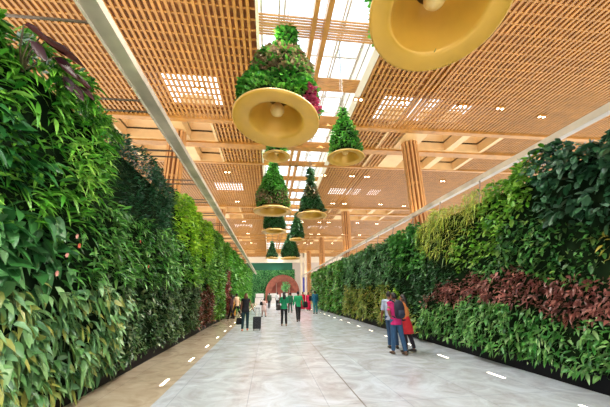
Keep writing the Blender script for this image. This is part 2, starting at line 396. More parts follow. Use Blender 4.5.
RIGHT = [
 ('red_planting', 'dark red brown leafy band across the near right wall', ramp('6a3430', '8f524a', 'a8695c', '5a2c2a', 'b87c6c', '7a4038'), 'lance', 900, .11, .024, .75, .7, 0, .4, .05, [(-2, 1.15), (4.1, 1.10), (4.9, 1.08), (6.0, 1.3), (6.8, 1.48), (8.2, 1.36), (9.6, 1.2), (9.8, 1.44), (8.8, 1.85), (7.7, 2.07), (6.0, 2.05), (4.0, 1.72), (-2, 1.7)]),
 ('glossy_lance_planting', 'glossy bright green lance leaves along the bottom of the right wall', ramp('2a6a28', '4f9a40', '8abf66', '2f7a30', 'a8cc84'), 'lance', 640, .14, .027, .7, .6, -.1, .45, .05, [(-2, .22), (10.3, .22), (10.2, 1.15), (9.6, 1.2), (8.2, 1.36), (6.8, 1.48), (6.0, 1.3), (4.9, 1.08), (-2, 1.15)]),
 ('large_dark_leaf_planting', 'large rounded dark blue green leaves at the top near right', ramp('20482a', '30603a', '528058', '1a3c24', '74987a'), 'round', 330, .165, .052, .7, .6, -.2, .3, .09, [(-2, 2.5), (3.7, 2.5), (4.6, 2.9), (4.95, 3.2), (4.7, 3.9), (4.6, 4.4), (-2, 4.4)]),
 ('lime_leaf_planting', 'lime green leafy patch beside the large dark leaves on the right wall', ramp('4a8a20', '70a830', '98c048', '356c20'), 'round', 330, .14, .036, .75, .7, 0, .3, .06, [(4.6, 4.5), (4.7, 3.9), (5.3, 3.3), (6.8, 2.4), (8.1, 2.2), (8.2, 2.7), (6.9, 3.3), (6.4, 3.9), (6.4, 4.5)]),
 ('grassy_planting', 'yellow green grassy tufts at the top of the right wall', ramp('6f9a2a', 'a8b83c', 'd0cf5a', '557f26'), 'blade', 480, .21, .013, .9, .9, .2, .9, .04, [(6.4, 4.5), (6.4, 3.9), (6.9, 3.3), (8.2, 2.7), (9.0, 2.6), (9.7, 3.2), (9.9, 4.5)]),
 ('mixed_green_planting', 'mid green trailing leaves above the red band on the right wall', ramp('265a26', '407c34', '5f9c46', '1f4a22', '86a850'), 'oval', 480, .12, .032, .7, .7, -.1, .35, 0, [(4.2, 1.6), (4.2, 2.6), (4.6, 2.9), (5.3, 3.3), (6.8, 2.4), (8.1, 2.2), (7.7, 2.0), (6.0, 2.0), (4.6, 1.8)]),
 ('golden_planting', 'golden yellow variegated foliage at the near right edge', ramp('8f8a2c', 'c8b43c', 'dccb5a', '5f7f2a'), 'lance', 430, .15, .022, .8, .8, 0, .5, .04, [(-2, 1.65), (4.0, 1.65), (4.3, 1.9), (4.15, 2.5), (-2, 2.55)]),
 ('broad_green_planting', 'broad mid green leaves high in the middle of the right wall', ramp('2a6a2a', '479038', '68a848', '1f5524'), 'oval', 380, .16, .038, .75, .6, -.1, .4, .05, [(9.9, 4.4), (9.7, 3.2), (9.5, 2.5), (12.2, 2.4), (12.4, 4.4)]),
 ('dark_small_leaf_planting', 'very dark small leaves behind the walking couple on the right wall', ramp('183c1e', '2a5a2c', '42763c', '1c4424'), 'oval', 430, .12, .03, .7, .7, 0, .3, -.02, [(8.1, 2.2), (9.0, 2.6), (9.5, 2.5), (12.2, 2.4), (12.6, 1.8), (11, 1.2), (10.3, .22), (9.8, 1.44), (8.8, 1.85)]),
 ('lime_tuft_planting', 'small lime green tuft low on the right wall behind the couple', ramp('7fae2a', 'a8cc3c', '5f9426'), 'round', 420, .13, .034, .8, .7, .1, .3, .06, [(11, 1.2), (12.6, 1.8), (13, 1.3), (12.2, .9)]),
 ('deep_green_planting', 'deep blue green glossy foliage on the far upper right wall', ramp('1e4a24', '347034', '55904c', '7cac70', '1a4020'), 'lance', 330, .18, .034, .7, .7, -.1, .4, .04, [(12.4, 4.4), (12.3, 2.2), (16, 1.9), (21, 2.2), (21, 4.4)]),
 ('olive_planting', 'olive and ochre foliage low on the far right wall', ramp('6a8a2a', '98a43c', '54802c', 'b8a84c', '407030'), 'oval', 330, .15, .032, .7, .7, 0, .4, .02, [(10.2, .22), (22, .22), (21, 2.2), (16, 1.9), (12.6, 2.1), (13, 1.3), (12.2, .9), (10.8, .9)]),
 ('far_fresh_planting', 'fresh green trailing foliage at the far end of the right wall', ramp('2a6f26', '4f9c34', '75b545', '245a24', '8f9a44'), 'oval', 150, .26, .052, .75, .7, 0, .4, .04, [(21, 4.4), (21, 2.2), (22, .22), (36, .22), (36, 4.4)]),
]
def plant_wall(side, zones, xb, sgn, top, cap):
    for zi, (nm, lab, cols, shape, dens, L, W, out, sd, rise, dr, th, poly) in enumerate(zones):
        ys = [p[0] for p in poly]; zs = [p[1] for p in poly]
        ya, yb, za, zb = min(ys)-.3, max(ys)+.3, min(zs)-.2, min(max(zs), cap+.1)+.2
        n = int(.95*dens*(yb-ya)*(zb-za))
        y = rng.uniform(ya, yb, n); z = rng.uniform(za, zb, n)
        jy = y+.12*np.sin(5*z+2*y)+rng.normal(0, .06, n); jz = z+.09*np.sin(4*y)+rng.normal(0, .05, n)
        ne = int(n*.35); tz = top(y)+.07*np.sin(3.1*y)+.05*np.sin(7.3*y+1)
        z[:ne] = tz[:ne]-.55*rng.random(ne)**1.3; jz[:ne] = z[:ne]
        k = inpoly(jy, jz, poly) & (z < tz) & (z > .24)
        # thin out with distance beyond what the eye can resolve and make each leaf a little larger
        k &= (y > 1.0)
        y, z, tz = y[k], z[k], tz[k]; n = len(y)
        far = np.clip((y-8)/30, 0, 1)
        keep = rng.random(n) > far*.45; y, z, tz, far = y[keep], z[keep], tz[keep], far[keep]; n = len(y)
        back = np.clip((z-(tz-.35))/.35, 0, 1)**2*.13
        low = np.clip((.6-z)/.4, 0, 1)*.06
        crest = np.where(z > tz-.3, rng.random(n)*.35*(rng.random(n) < .5), 0)
        off = -crest+.13+bump(y, z)*1.1+th+rng.uniform(-.13, .05, n)-back-low
        P = np.stack([xb+sgn*off, y, z], 1)
        A = np.stack([sgn*out*(.4+.8*rng.random(n)), sd*rng.uniform(-1, 1, n), rise+.45*rng.normal(0, 1, n)+back*2], 1)
        N = np.stack([sgn*np.full(n, .55), rng.normal(0, .3, n), np.full(n, .8)], 1)+rng.normal(0, .25, (n, 3))
        sc = (1+far*.45)*rng.uniform(.65, 1.25, n)
        m = leaf_mat(nm, cols)
        lo = shape == 'blade' or min(ys) > 12
        o = leaves(nm, P, A, N, L*sc, W*sc*rng.uniform(.8, 1.2, n), m, shape, .2, dr, lo=(min(ys) > 12 or W < .02))
        tag(o, lab, 'plants', kind='stuff')
plant_wall('left', LEFT, -3.22, 1, lambda y: np.interp(y, [0, 3, 12, 20, 50], [5.05, 4.98, 5.02, 5.0, 5.05]), 5.1)
plant_wall('right', RIGHT, 5.50, -1, lambda y: np.interp(y, [0, 3.3, 4.6, 5.2, 10, 14, 36], [4.0, 4.0, 4.28, 4.22, 4.05, 3.95, 3.95]), 4.4)

# burgundy plant leaning out over the top of the left wall
BURG = leaf_mat('burgundy_leaf', ramp('2f1018', '44161e', '3a1420', '260e14'), .35)
STEM = mat('plant_stem', (.12, .09, .04), .6)
def big_plant(base, tips, label):
    t = empty('burgundy_plant', base); b = Vector(base)
    P, A, L = [], [], []
    for st, tip, wd in tips:
        sv = Vector(st)-b; tv = Vector(tip)-b; d = tv-sv
        MB().loft([(0, 0, 0), tuple(sv*.5+Vector((-.03, 0, .0))), tuple(sv)], [.014, .011, .008], 6).build('stem', STEM, t, True)
        leaves('leaf', np.array([tuple(sv)]), np.array([tuple(d)]), np.array([[.55, -.75, .1]]), np.array([d.length]), np.array([wd]), BURG, 'oval', .25, .12, parent=t)
    tag(t, label, 'plant'); return t
big_plant((-3.1, 3.35, 4.35), [((-2.8, 2.88, 4.60), (-2.76, 3.22, 4.72), .085), ((-2.8, 3.10, 4.64), (-2.76, 3.50, 4.86), .10), ((-2.8, 3.18, 4.66), (-2.68, 3.78, 4.92), .12), ((-2.8, 3.36, 4.60), (-2.7, 3.68, 4.60), .09), ((-2.8, 3.0, 4.5), (-2.74, 3.22, 4.42), .07)], 'burgundy broad leaved plant leaning over the top of the near left wall')
big_plant((-3.1, 3.95, 4.4), [((-2.8, 3.70, 4.62), (-2.72, 4.05, 4.72), .08), ((-2.8, 3.72, 4.50), (-2.74, 3.98, 4.42), .07), ((-2.8, 3.85, 4.6), (-2.74, 4.2, 4.60), .07), ((-2.8, 3.6, 4.52), (-2.74, 3.72, 4.36), .06)], 'smaller burgundy plant just beyond the large one on the left wall')
# a few orange blooms in the left wall
OR = mat('orange_bloom', hexs('d9694a'), .5); PK = mat('pink_bloom', hexs('d9988a'), .5)
for i, (y, z, m_, w_) in enumerate([(4.75, 2.55, PK, 'pale pink bloom above the broad leaves on the left wall'), (4.62, 2.25, PK, 'pale pink bloom among the broad heart leaves'), (4.85, 2.42, OR, 'orange bloom beside the pale ones on the left wall'), (6.95, 2.85, OR, 'orange bloom under the dark shrub patch'), (7.6, 2.35, OR, 'orange red bloom low in the fern band'), (4.5, 1.98, PK, 'pink bloom lowest of those on the left wall')]):
    n = 9; a = np.linspace(0, 2*PI, n, endpoint=False)
    P = np.tile([[-2.93, y, z]], (n, 1)); A = np.stack([np.full(n, .5), np.cos(a), np.sin(a)], 1)
    o = leaves('bloom', P*0, A, np.tile([[1., 0, .1]], (n, 1)), np.full(n, .045), np.full(n, .015), m_, 'oval'); o.location = P[0]
    tag(o, w_, 'flower', 'blooms in the left planted wall')

# ------------------------------------------------------------------ hanging bell planters
BG = leaf_mat('bell_green', ramp('1f5a1c', '3f902c', '70bc44', '245f22', '8fca5a'))
BG2 = leaf_mat('bell_dark_green', ramp('14401c', '235a2a', '3a763a', '4a4a34'))
BBR = leaf_mat('bell_brown', ramp('6a4f38', '9a7856', '4a6a34', 'b89a78', '5a4a34'))
BPK = leaf_mat('bell_pink', ramp('b0305a', 'd05a80', '902a4a', 'd88a9a'))
def bell(x, y, z, R_, H_, label, prof, leafm, brown=None, pink=False, dens=1.0, ls=1.0, dish='wide', twigs=True, tilt=(0, 0)):
    t = empty('hanging_bell_planter', (x, y, z)); t.rotation_euler = (math.radians(tilt[0]), math.radians(tilt[1]), 0)
    n = 56
    inn = .60 if H_ > 3 else .67
    ds = MB().lathe([(R_*.90, .10*R_), (R_*.985, .05*R_), (R_, .015*R_), (R_*.985, 0), (R_*.95, -.005*R_), (R_*inn*1.12, .035*R_), (R_*inn*1.03, .05*R_), (R_*inn, .09*R_),
                (R_*inn*.92, .22*R_), (R_*inn*.78, .42*R_), (R_*inn*.62, .58*R_), (R_*.30, .68*R_), (R_*.24, .70*R_)], n=n)
    ds = ds.build('dish', GOLD, t, True)
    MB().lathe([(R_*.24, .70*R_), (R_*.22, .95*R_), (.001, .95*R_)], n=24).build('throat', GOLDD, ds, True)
    MB().lathe([(R_*1.004, .02*R_), (R_*1.004, .055*R_), (R_*.93, .10*R_), (R_*.80, .13*R_), (R_*.80, .10*R_), (R_*.93, .07*R_)], n=n, closed=True).build('lip', GOLDRIM, ds, True)
    # clapper: a domed lamp on a stem
    MB().lathe([(.001, .24*R_), (R_*.07, .245*R_), (R_*.135, .28*R_), (R_*.165, .35*R_), (R_*.15, .45*R_), (R_*.09, .54*R_), (R_*.03, .58*R_), (R_*.03, .93*R_), (.001, .93*R_)], n=24).build('clapper', GOLDRIM, t, True)
    # foliage body
    pr = [(r*R_, h*H_) for r, h in prof]
    MB().lathe([(max(r-.06, .03), h) for r, h in pr]+[(.001, pr[-1][1])], n=20).build('planting_core', SOIL, t, True)
    hs = np.array([p[1] for p in pr]); rs = np.array([p[0] for p in pr])
    N_ = int(dens*420*sum(2*PI*(a+b)/2*math.hypot(c-d, a-b) for (a, c), (b, d) in zip(pr, pr[1:])))
    h = rng.uniform(hs[0], hs[-1], N_*2); r = np.interp(h, hs, rs); k = rng.random(N_*2) < r/rs.max(); h, r = h[k], r[k]
    n2 = len(h); a = rng.uniform(0, 2*PI, n2); lump = .05*R_*np.sin(3*a+h*5)+.04*R_*np.sin(7*a-h*9)
    rr = r+lump*(r/rs.max())+rng.uniform(-.09, .0, n2)
    P = np.stack([rr*np.cos(a), rr*np.sin(a), h], 1)
    o_ = np.stack([np.cos(a), np.sin(a), np.zeros(n2)], 1)
    A = o_*.8+rng.normal(0, .5, (n2, 3)); A[:, 2] += .1+.7*(h < hs[0]+.15); Nn = o_*.4+np.array([[0, 0, .9]])+rng.normal(0, .25, (n2, 3))
    L = .135*ls*rng.uniform(.6, 1.3, n2); W = L*.27
    def part(nm, sel, m_):
        if sel.sum(): leaves(nm, P[sel], A[sel], Nn[sel], L[sel], W[sel], m_, 'oval', .2, .35, parent=t, lo=y > 10)
    br = np.zeros(n2, bool); pk = np.zeros(n2, bool)
    if brown:
        (b0, b1) = brown; hh = h/H_+.05*np.sin(3*a)+rng.normal(0, .03, n2); br = (hh > b0) & (hh < b1) & (rng.random(n2) < .72)
    if pink: pk = (h/H_ < .20) & (np.abs(((a-(-.5)+PI) % (2*PI))-PI) < .36)
    part('foliage', ~(br | pk), leafm); part('brown_foliage', br & ~pk, BBR); part('pink_flowers', pk, BPK)
    m = MB(); top = 9.64-z
    for q in range(3):
        a_ = 2*PI*q/3+.4; m.loft([(math.cos(a_)*.10*R_, math.sin(a_)*.10*R_, H_*.9), (math.cos(a_)*.03, math.sin(a_)*.03, top)], [.008, .008], 5)
    m.build('cable', CABLE, t)
    if twigs:
        m = MB()
        for q in range(7):
            a_ = rnd.uniform(0, 2*PI); s = rnd.uniform(.25, .5)*R_
            m.loft([(0, 0, H_*.92), (math.cos(a_)*s*.4, math.sin(a_)*s*.4, H_+.15*R_), (math.cos(a_)*s, math.sin(a_)*s, H_+.42*R_)], [.008, .006, .003], 4)
        m.build('bare_twigs', STEM, t)
    tag(t, label, 'hanging planter', 'bell shaped hanging planters')
    return t
BIG = [(.84, .07), (.90, .13), (.86, .28), (.76, .42), (.60, .54), (.44, .62), (.25, .66), (.22, .76), (.25, .86), (.19, .96), (.05, 1.0)]
CONE2 = [(.82, .08), (.80, .2), (.69, .4), (.52, .6), (.33, .74), (.22, .80), (.20, .96), (.07, 1.0)]
CONE = [(.82, .08), (.78, .13), (.62, .28), (.47, .43), (.34, .57), (.25, .66), (.20, .72), (.19, .95), (.07, 1.0)]
bell(2.33, 2.88, 5.45, .97, 2.6, 'nearest golden dish planter cut off by the top edge', BIG, BG, (.4, .7), ls=1.1, tilt=(-12, 5))
bell(.09, 6.0, 5.5, 1.02, 3.4, 'large bell planter with brown and pink blooms above a wide golden dish', BIG, BG, (.26, .72), True, dens=1.15, tilt=(-6, 5))
bell(2.22, 7.71, 5.5, .56, 1.75, 'small bright green bell planter on the right of the skylight', CONE2, BG, ls=.8)
bell(.17, 8.6, 5.9, .45, 1.2, 'small golden dish directly behind the large blooming bell', CONE, BG, ls=.8)
bell(.12, 13.84, 5.5, .94, 2.75, 'tall green bell planter with brown patch, left of the dark cone', CONE2, BG, (.1, .35), ls=1.2)
bell(2.15, 14.49, 5.5, .79, 2.75, 'dark slim cone planter with pale dish on the right', CONE, BG2, (.35, .6), ls=1.2)
bell(.28, 18.7, 5.5, .80, 2.4, 'green bell planter hanging low behind the tall green bell', CONE2, BG2, ls=1.3)
bell(2.05, 21.6, 5.5, .58, 2.1, 'small dark bell planter behind the slim cone', CONE2, BG2, ls=1.3)
bell(2.10, 29.7, 5.0, 1.0, 2.6, 'wide dark green bell planter low near the far end', CONE2, BG2, ls=1.7)
bell(.30, 32.6, 5.4, .72, 1.9, 'farthest bell planter, small dark bush above the green sign', CONE, BG2, ls=1.7)

# ------------------------------------------------------------------ far end
MUR = leaf_mat('far_hedge_leaf', ramp('3f9a4c', '74c878', 'a8e09a', '2f7a44'))
GS = mat('green_sign', hexs('0a5a40'), .5); PKW = mat('pale_wall', (.70, .60, .52), .6, var=.1)
BRK = mat('terracotta', hexs('a8614e'), .6, var=.3, scale=2)
struct(MB().box(-12, 20, 58, 58.4, 7.5, 9.4).build('wall_far', CREAM), 'cream fascia closing the far end of the ceiling', 'wall')
wb = MB().box(-14, 22, 66, 66.3, 0, 8.6).build('wall_back', PKW); struct(wb, 'pale wall behind the far garden', 'wall')
struct(MB().box(-14, 22, 62, 66, -.1, 0).build('floor', FLOOR), 'marble floor beyond the planted hall', 'floor')
struct(MB().box(-14, 22, 58.4, 66, 8.6, 8.8).build('ceiling', PALE), 'pale ceiling beyond the fascia', 'ceiling')
s = MB().box(-4.4, 4.6, 58.42, 58.6, 6.1, 7.55).build('banner', GS); tag(s, 'wide dark green banner under the cream fascia at the far end', 'banner')
hd = empty('garden_screen', (0, 63.0, 0))
MB().box(-6, 5.4, -.2, .1, 0, 6.6).build('backing', mat('hedge_backing', hexs('1f5f34'), .9), hd)
n = 5200; P = np.stack([rng.uniform(-6, 5.4, n), np.full(n, -.25), rng.uniform(1.2, 6.5, n)], 1)
P[:, 1] += .2*np.sin(P[:, 0]*2)*np.sin(P[:, 2]*2)
leaves('hedge_leaves', P, np.stack([rng.normal(0, .6, n), np.full(n, -.8), rng.normal(0, .5, n)], 1), np.tile([[0., -.5, .8]], (n, 1))+rng.normal(0, .3, (n, 3)), rng.uniform(.2, .4, n), rng.uniform(.05, .1, n), MUR, lo=True, parent=hd)
tag(hd, 'tall green leafy screen behind the terracotta arch', 'hedge')
# terracotta arch pavilion
ar = empty('arched_pavilion', (2.75, 60.5, 0))
m = MB(); N = 24
prev = None
for k in range(N+1):
    a = PI*k/N; ro, ri = 3.35, 2.1
    m.v += [(math.cos(a)*ro, -.35, 2.0+math.sin(a)*3.3), (math.cos(a)*ri, -.35, 2.0+math.sin(a)*2.0), (math.cos(a)*ro, .35, 2.0+math.sin(a)*3.3), (math.cos(a)*ri, .35, 2.0+math.sin(a)*2.0)]
for k in range(N):
    i = 4*k; m.f += [(i, i+4, i+5, i+1), (i+2, i+3, i+7, i+6), (i, i+2, i+6, i+4), (i+1, i+5, i+7, i+3)]
m.box(-3.35, -2.1, -.35, .35, 0, 2.0).box(2.1, 3.35, -.35, .35, 0, 2.0)
m.build('arch', BRK, ar)
MB().box(-2.1, 2.1, .5, .6, 0, 4.0).build('back_panel', mat('pavilion_panel', hexs('b8685a'), .6, var=.25, scale=1.2), ar)
for x in (-1.2, .2, 1.4): MB().box(x-.05, x+.05, .4, .5, 0, 3.8).build('mullion', mat('pale_post', (.7, .6, .5), .5), ar)
tag(ar, 'rounded terracotta arch pavilion at the far end of the hall', 'arch')
n = 500; tr = empty('small_tree', (3.3, 59.2, 0))
MB().loft([(0, 0, 0), (.05, 0, 1.5), (0, 0, 3.0)], [.12, .09, .05], 8).build('trunk', STEM, tr)
d = nrm(rng.normal(0, 1, (n, 3))); P = d*np.array([[.8, .6, 1.0]])*rng.uniform(.1, 1, (n, 1))+np.array([[0, 0, 3.0]])
leaves('foliage', P, d, rng.normal(0, 1, (n, 3)), rng.uniform(.2, .35, n), rng.uniform(.05, .1, n), MUR, lo=True, parent=tr)
tag(tr, 'small tree standing in front of the terracotta arch', 'tree')
WH = mat('white_counter', (.78, .74, .70), .5); DK = mat('counter_dark', (.12, .12, .12), .5)
for i, (x, w_) in enumerate(((-1.6, 1.7), (.8, 1.9), (3.0, 1.5), (4.9, 1.3))):
    c = empty('service_counter', (x, 57.3, 0))
    MB().box(-w_/2, w_/2, -.3, .3, 0, 1.0).build('body', WH, c); MB().box(-w_/2-.04, w_/2+.04, -.34, .34, 1.0, 1.06).build('counter_top', DK, c)
    MB().box(-w_/2+.1, w_/2-.1, .22, .27, 1.06, 1.75).build('back_screen', WH, c)
    tag(c, 'white service counter at the far end, %s from the left' % ['first', 'second', 'third', 'fourth'][i], 'counter', 'white counters at the far end')
for x, lab in ((5.75, 'slim cream post right of the terracotta arch'), (6.45, 'second slim cream post right of the terracotta arch')):
    p = empty('post', (x, 52.5, 0)); MB().box(-.16, .16, -.16, .16, 0, 7.9).build('shaft', CREAM, p); MB().box(-.45, .45, -.3, .3, 7.9, ZC).build('capital', CREAM, p)
    tag(p, lab, 'column')
ps = empty('poster_stand', (6.9, 57.0, 0)); MB().box(-.5, .5, -.05, .05, 1.9, 4.6).build('poster', mat('purple_poster', hexs('4a4aa0'), .5, var=.4, scale=1.5), ps)
MB().box(-.55, .55, .05, .15, 0, 4.7).build('frame', CREAM, ps); tag(ps, 'tall purple poster board at the far right', 'poster')
# ------------------------------------------------------------------ people
SKIN = mat('brown_skin', hexs('8a5a3e'), .5); HAIR = mat('black_hair', hexs('15100e'), .45); BHAIR = mat('brown_hair', hexs('6a452c'), .5)
SHOE = mat('dark_shoe', hexs('2a221e'), .5); EYE = mat('dark_eye', hexs('100c0a'), .2)
CM = {}
def cloth(h):
    if h not in CM: CM[h] = mat('cloth_'+h, hexs(h), .8, var=.12, scale=9)
    return CM[h]
def remesh(o, vox, it=2):
    r = o.modifiers.new('remesh', 'REMESH'); r.mode = 'VOXEL'; r.voxel_size = vox; r.use_smooth_shade = True
    s = o.modifiers.new('smooth', 'SMOOTH'); s.factor = .5; s.iterations = it
def person(x, y, rz, label, hgt=1.70, top='303030', bottom='1a1a22', hair='short', hairm=None, legs=((-.10, .06), (.12, .30)), arms=(((.12, 0, -1), (.05, .15, -1)), ((.12, 0, -1), (.05, .15, -1))),
           sleeve='short', skirt=None, shoe=None, look=0, lean=0.0, fem=False, detail=.014, group=None, scarf=None, untuck=.03):
    """faces +Y before rotation; legs = (swing, knee bend) left,right; arms = (upper, fore) direction left,right, x outward"""
    t_scale = hgt/1.70
    hipw, shw = (.095, .165) if fem else (.09, .19)
    def L(dx, z): return Vector((dx, lean*(z-.93), z))
    body = MB(); tro = MB(); shi = MB(); shoes = []
    hips = []
    lowest = 0
    for i, s in enumerate((-1, 1)):
        sw, kb = legs[i]
        hip = Vector((s*hipw, 0, .92)); knee = hip+Vector((0, math.sin(sw)*.43, -math.cos(sw)*.43))
        a2 = sw-kb; ank = knee+Vector((s*.01, math.sin(a2)*.42, -math.cos(a2)*.42))
        hips.append((hip, knee, ank))
    drop = min(h[2].z for h in hips)-.075
    for q in hips:
        for p in q: p.z -= drop
    dz = -drop
    U = lambda p: Vector((p[0], p[1], p[2]+dz))
    for i, s in enumerate((-1, 1)):
        hip, knee, ank = hips[i]
        mid = (hip+knee)/2; calf = knee.lerp(ank, .35)+Vector((0, -.012, 0))
        body.loft([hip+Vector((0, 0, .04)), mid, knee, calf, ank], [.085, .068, .050, .051, .034], 10)
        tro.loft([hip+Vector((0, 0, .05)), mid, knee, calf, ank+Vector((0, 0, .035))], [.102, .085, .068, .066, .056], 12)
        toe = ank+Vector((0, .15, -.035)); heel = ank+Vector((0, -.045, -.03)); toe.z = max(toe.z, .028); 
        body.loft([heel, ank+Vector((0, .02, -.02)), toe], [.028, .034, .022], 8)
        m = MB().loft([heel+Vector((0, -.02, 0)), heel+Vector((0, .03, .008)), ank+Vector((0, .06, -.022)), toe+Vector((0, -.03, .004)), toe+Vector((0, .025, 0))], [(.025, .03), (.042, .045), (.046, .042), (.046, .030), (.025, .018)], 10)
        shoes.append(m)
    pel, wst, chs, shl, nek = U(L(0, .93)), U(L(0, 1.06)), U(L(0, 1.27)), U(L(0, 1.405)), U(L(0, 1.47))
    tr_ = [U(L(0, .84)), pel, wst, chs, shl, nek]
    rad = [(.14, .10), (.165, .11), (.13, .095), (.155, .11), (.14, .085), (.055, .055)] if fem else [(.13, .10), (.155, .11), (.145, .10), (.175, .12), (.16, .09), (.06, .06)]
    ref = (0, 1, 0)
    body.loft(tr_, rad, 16, ref=ref)
    z_hem = U(L(0, .93-untuck*3))
    shi.loft([z_hem, pel, wst, chs, shl, nek+Vector((0, 0, -.02))], [(rad[1][0]+.03, rad[1][1]+.03), (rad[1][0]+.025, rad[1][1]+.025), (rad[2][0]+.024, rad[2][1]+.022), (rad[3][0]+.02, rad[3][1]+.02), (rad[4][0]+.018, rad[4][1]+.02), (.075, .07)], 16, ref=ref)
    tro.loft([U(L(0, .80)), pel, U(L(0, 1.02))], [(.15, .115), (rad[1][0]+.016, rad[1][1]+.016), (rad[2][0]+.014, rad[2][1]+.014)], 16, ref=ref)
    hands = []
    for i, s in enumerate((-1, 1)):
        sh = shl+Vector((s*shw, 0, .0)); ua, fa = arms[i]
        u = Vector((ua[0]*s, ua[1], ua[2])).normalized(); f_ = Vector((fa[0]*s, fa[1], fa[2])).normalized()
        el = sh+u*.28; wr = el+f_*.25
        body.loft([shl+Vector((s*.08, 0, .0)), sh, sh.lerp(el, .4), el, el.lerp(wr, .3), wr], [.05, .052, .046, .038, .038, .025], 10)
        # palm, four fingers and a thumb
        side = f_.cross(Vector((s, 0, 0))).normalized() if abs(f_.x) < .9 else Vector((0, 1, 0))
        nn = f_.cross(side).normalized()
        body.loft([wr, wr+f_*.05, wr+f_*.09], [(.022, .018), (.038, .016), (.036, .014)], 8, ref=tuple(nn))
        for k in range(4):
            b = wr+f_*.085+side*(-.027+.018*k); ln = (.060, .072, .076, .066)[3-k]
            body.loft([b, b+f_*ln*.5+nn*.004, b+f_*ln*.9-nn*s*.014], [.0095, .009, .007], 6)
        tb = wr+f_*.03+side*.03
        body.loft([tb, tb+f_*.03+side*.025, tb+f_*.055+side*.03], [.012, .011, .008], 6)
        hands.append(wr+f_*.10)
        e_ = {'short': .75, 'elbow': 1.0, 'none': .2}.get(sleeve)
        if sleeve == 'long': shi.loft([shl+Vector((s*.07, 0, 0)), sh, el, wr-f_*.02], [.068, .070, .056, .044], 12)
        else: shi.loft([shl+Vector((s*.07, 0, 0)), sh, sh.lerp(el, e_)], [.066, .068, .062], 12)
    # neck and head with brow, nose, chin and ears
    hc = U(L(0, 1.585))+Vector((0, .015, 0))
    body.loft([shl+Vector((0, 0, .0)), nek, hc+Vector((0, -.01, -.03))], [.055, .050, .048], 12)
    Mh = Matrix.Rotation(look, 4, 'Z')
    def hv(a, b, c): return hc+Mh @ Vector((a, b, c))
    i0 = len(body.v)
    body.sphere((0, 0, 0), (.075, .095, .112), 18, 14)
    for k in range(i0, len(body.v)):
        p = Vector(body.v[k])
        if p.z < 0: p.x *= 1+p.z*2.2; p.y = p.y*(1+p.z*1.0)+(.012 if p.y > 0 else 0)
        body.v[k] = tuple(hc+Mh @ p)
    body.loft([hv(0, .088, .015), hv(0, .112, -.018), hv(0, .095, -.03)], [.009, .015, .012], 6)
    for s in (-1, 1): body.sphere(tuple(hv(s*.076, -.005, -.005)), (.012, .018, .028), 8, 6)
    body.loft([hv(-.022, .092, -.055), hv(.022, .092, -.055)], [.009, .009], 6)
    o = body.build('person', SKIN, None, True); remesh(o, detail*.7 if detail < .012 else detail)
    for s in (-1, 1): MB().sphere(tuple(hv(s*.030, .089, .008)), (.011, .007, .007), 8, 6).build('eye', EYE, o, True)
    if bottom: q = tro.build('trousers', cloth(bottom), o, True); remesh(q, detail)
    if skirt:
        z0, ch = skirt; m = MB(); m.loft([(0, 0, z0), (0, 0, (z0+.95)/2), U(L(0, .95)), U(L(0, 1.05))], [(.25, .22), (.225, .19), (.185, .145), (.15, .12)], 20, ref=ref)
        m.build('skirt', cloth(ch), o, True)
    q = shi.build('shirt', cloth(top), o, True); remesh(q, detail)
    if scarf:
        m = MB().loft([shl+Vector((-.13, .10, .03)), shl+Vector((0, .135, -.1)), U(L(.14, 1.1))+Vector((0, .11, 0))], [.035, .045, .04], 8).loft([shl+Vector((-.13, .10, .03)), shl+Vector((-.12, -.11, .0)), U(L(-.12, 1.0))+Vector((0, -.15, 0))], [.035, .045, .05], 8)
        m.build('scarf', cloth(scarf), o, True)
    for m in shoes: m.build('shoe', shoe or SHOE, o, True)
    hm = MB(); i0 = 0; hm.sphere((0, 0, 0), (.084, .103, .120), 18, 14)
    for k in range(len(hm.v)):
        p = Vector(hm.v[k]); p.y -= .012; p.z += .012
        if p.y > .045 and p.z < .06: p.y = .03; p.x *= .85
        if p.z < -.045: p.z = -.045 if hair == 'short' else p.z; p.x *= .8; 
        hm.v[k] = tuple(hc+Mh @ p)
    if hair == 'long': hm.loft([hv(0, -.06, .03), hv(0, -.10, -.08), hv(0, -.115, -.20), hv(0, -.11, -.30)], [(.07, .05), (.085, .04), (.08, .035), (.04, .02)], 12, ref=(0, 1, 0))
    if hair == 'bun': hm.sphere(tuple(hv(0, -.12, .02)), .045, 10, 8)
    if hair == 'bob': hm.loft([hv(0, -.04, .03), hv(0, -.05, -.06), hv(0, -.05, -.13)], [(.088, .07), (.10, .075), (.09, .065)], 14, ref=(0, 1, 0))
    hm.build('hair', hairm or HAIR, o, True)
    o.location = (x, y, 0); o.rotation_euler.z = rz; o.scale = (t_scale,)*3
    tag(o, label, 'person', group)
    Mw = Matrix.Translation((x, y, 0)) @ Matrix.Rotation(rz, 4, 'Z') @ Matrix.Scale(t_scale, 4)
    return o, [Mw @ h for h in hands], Mw

D = math.radians
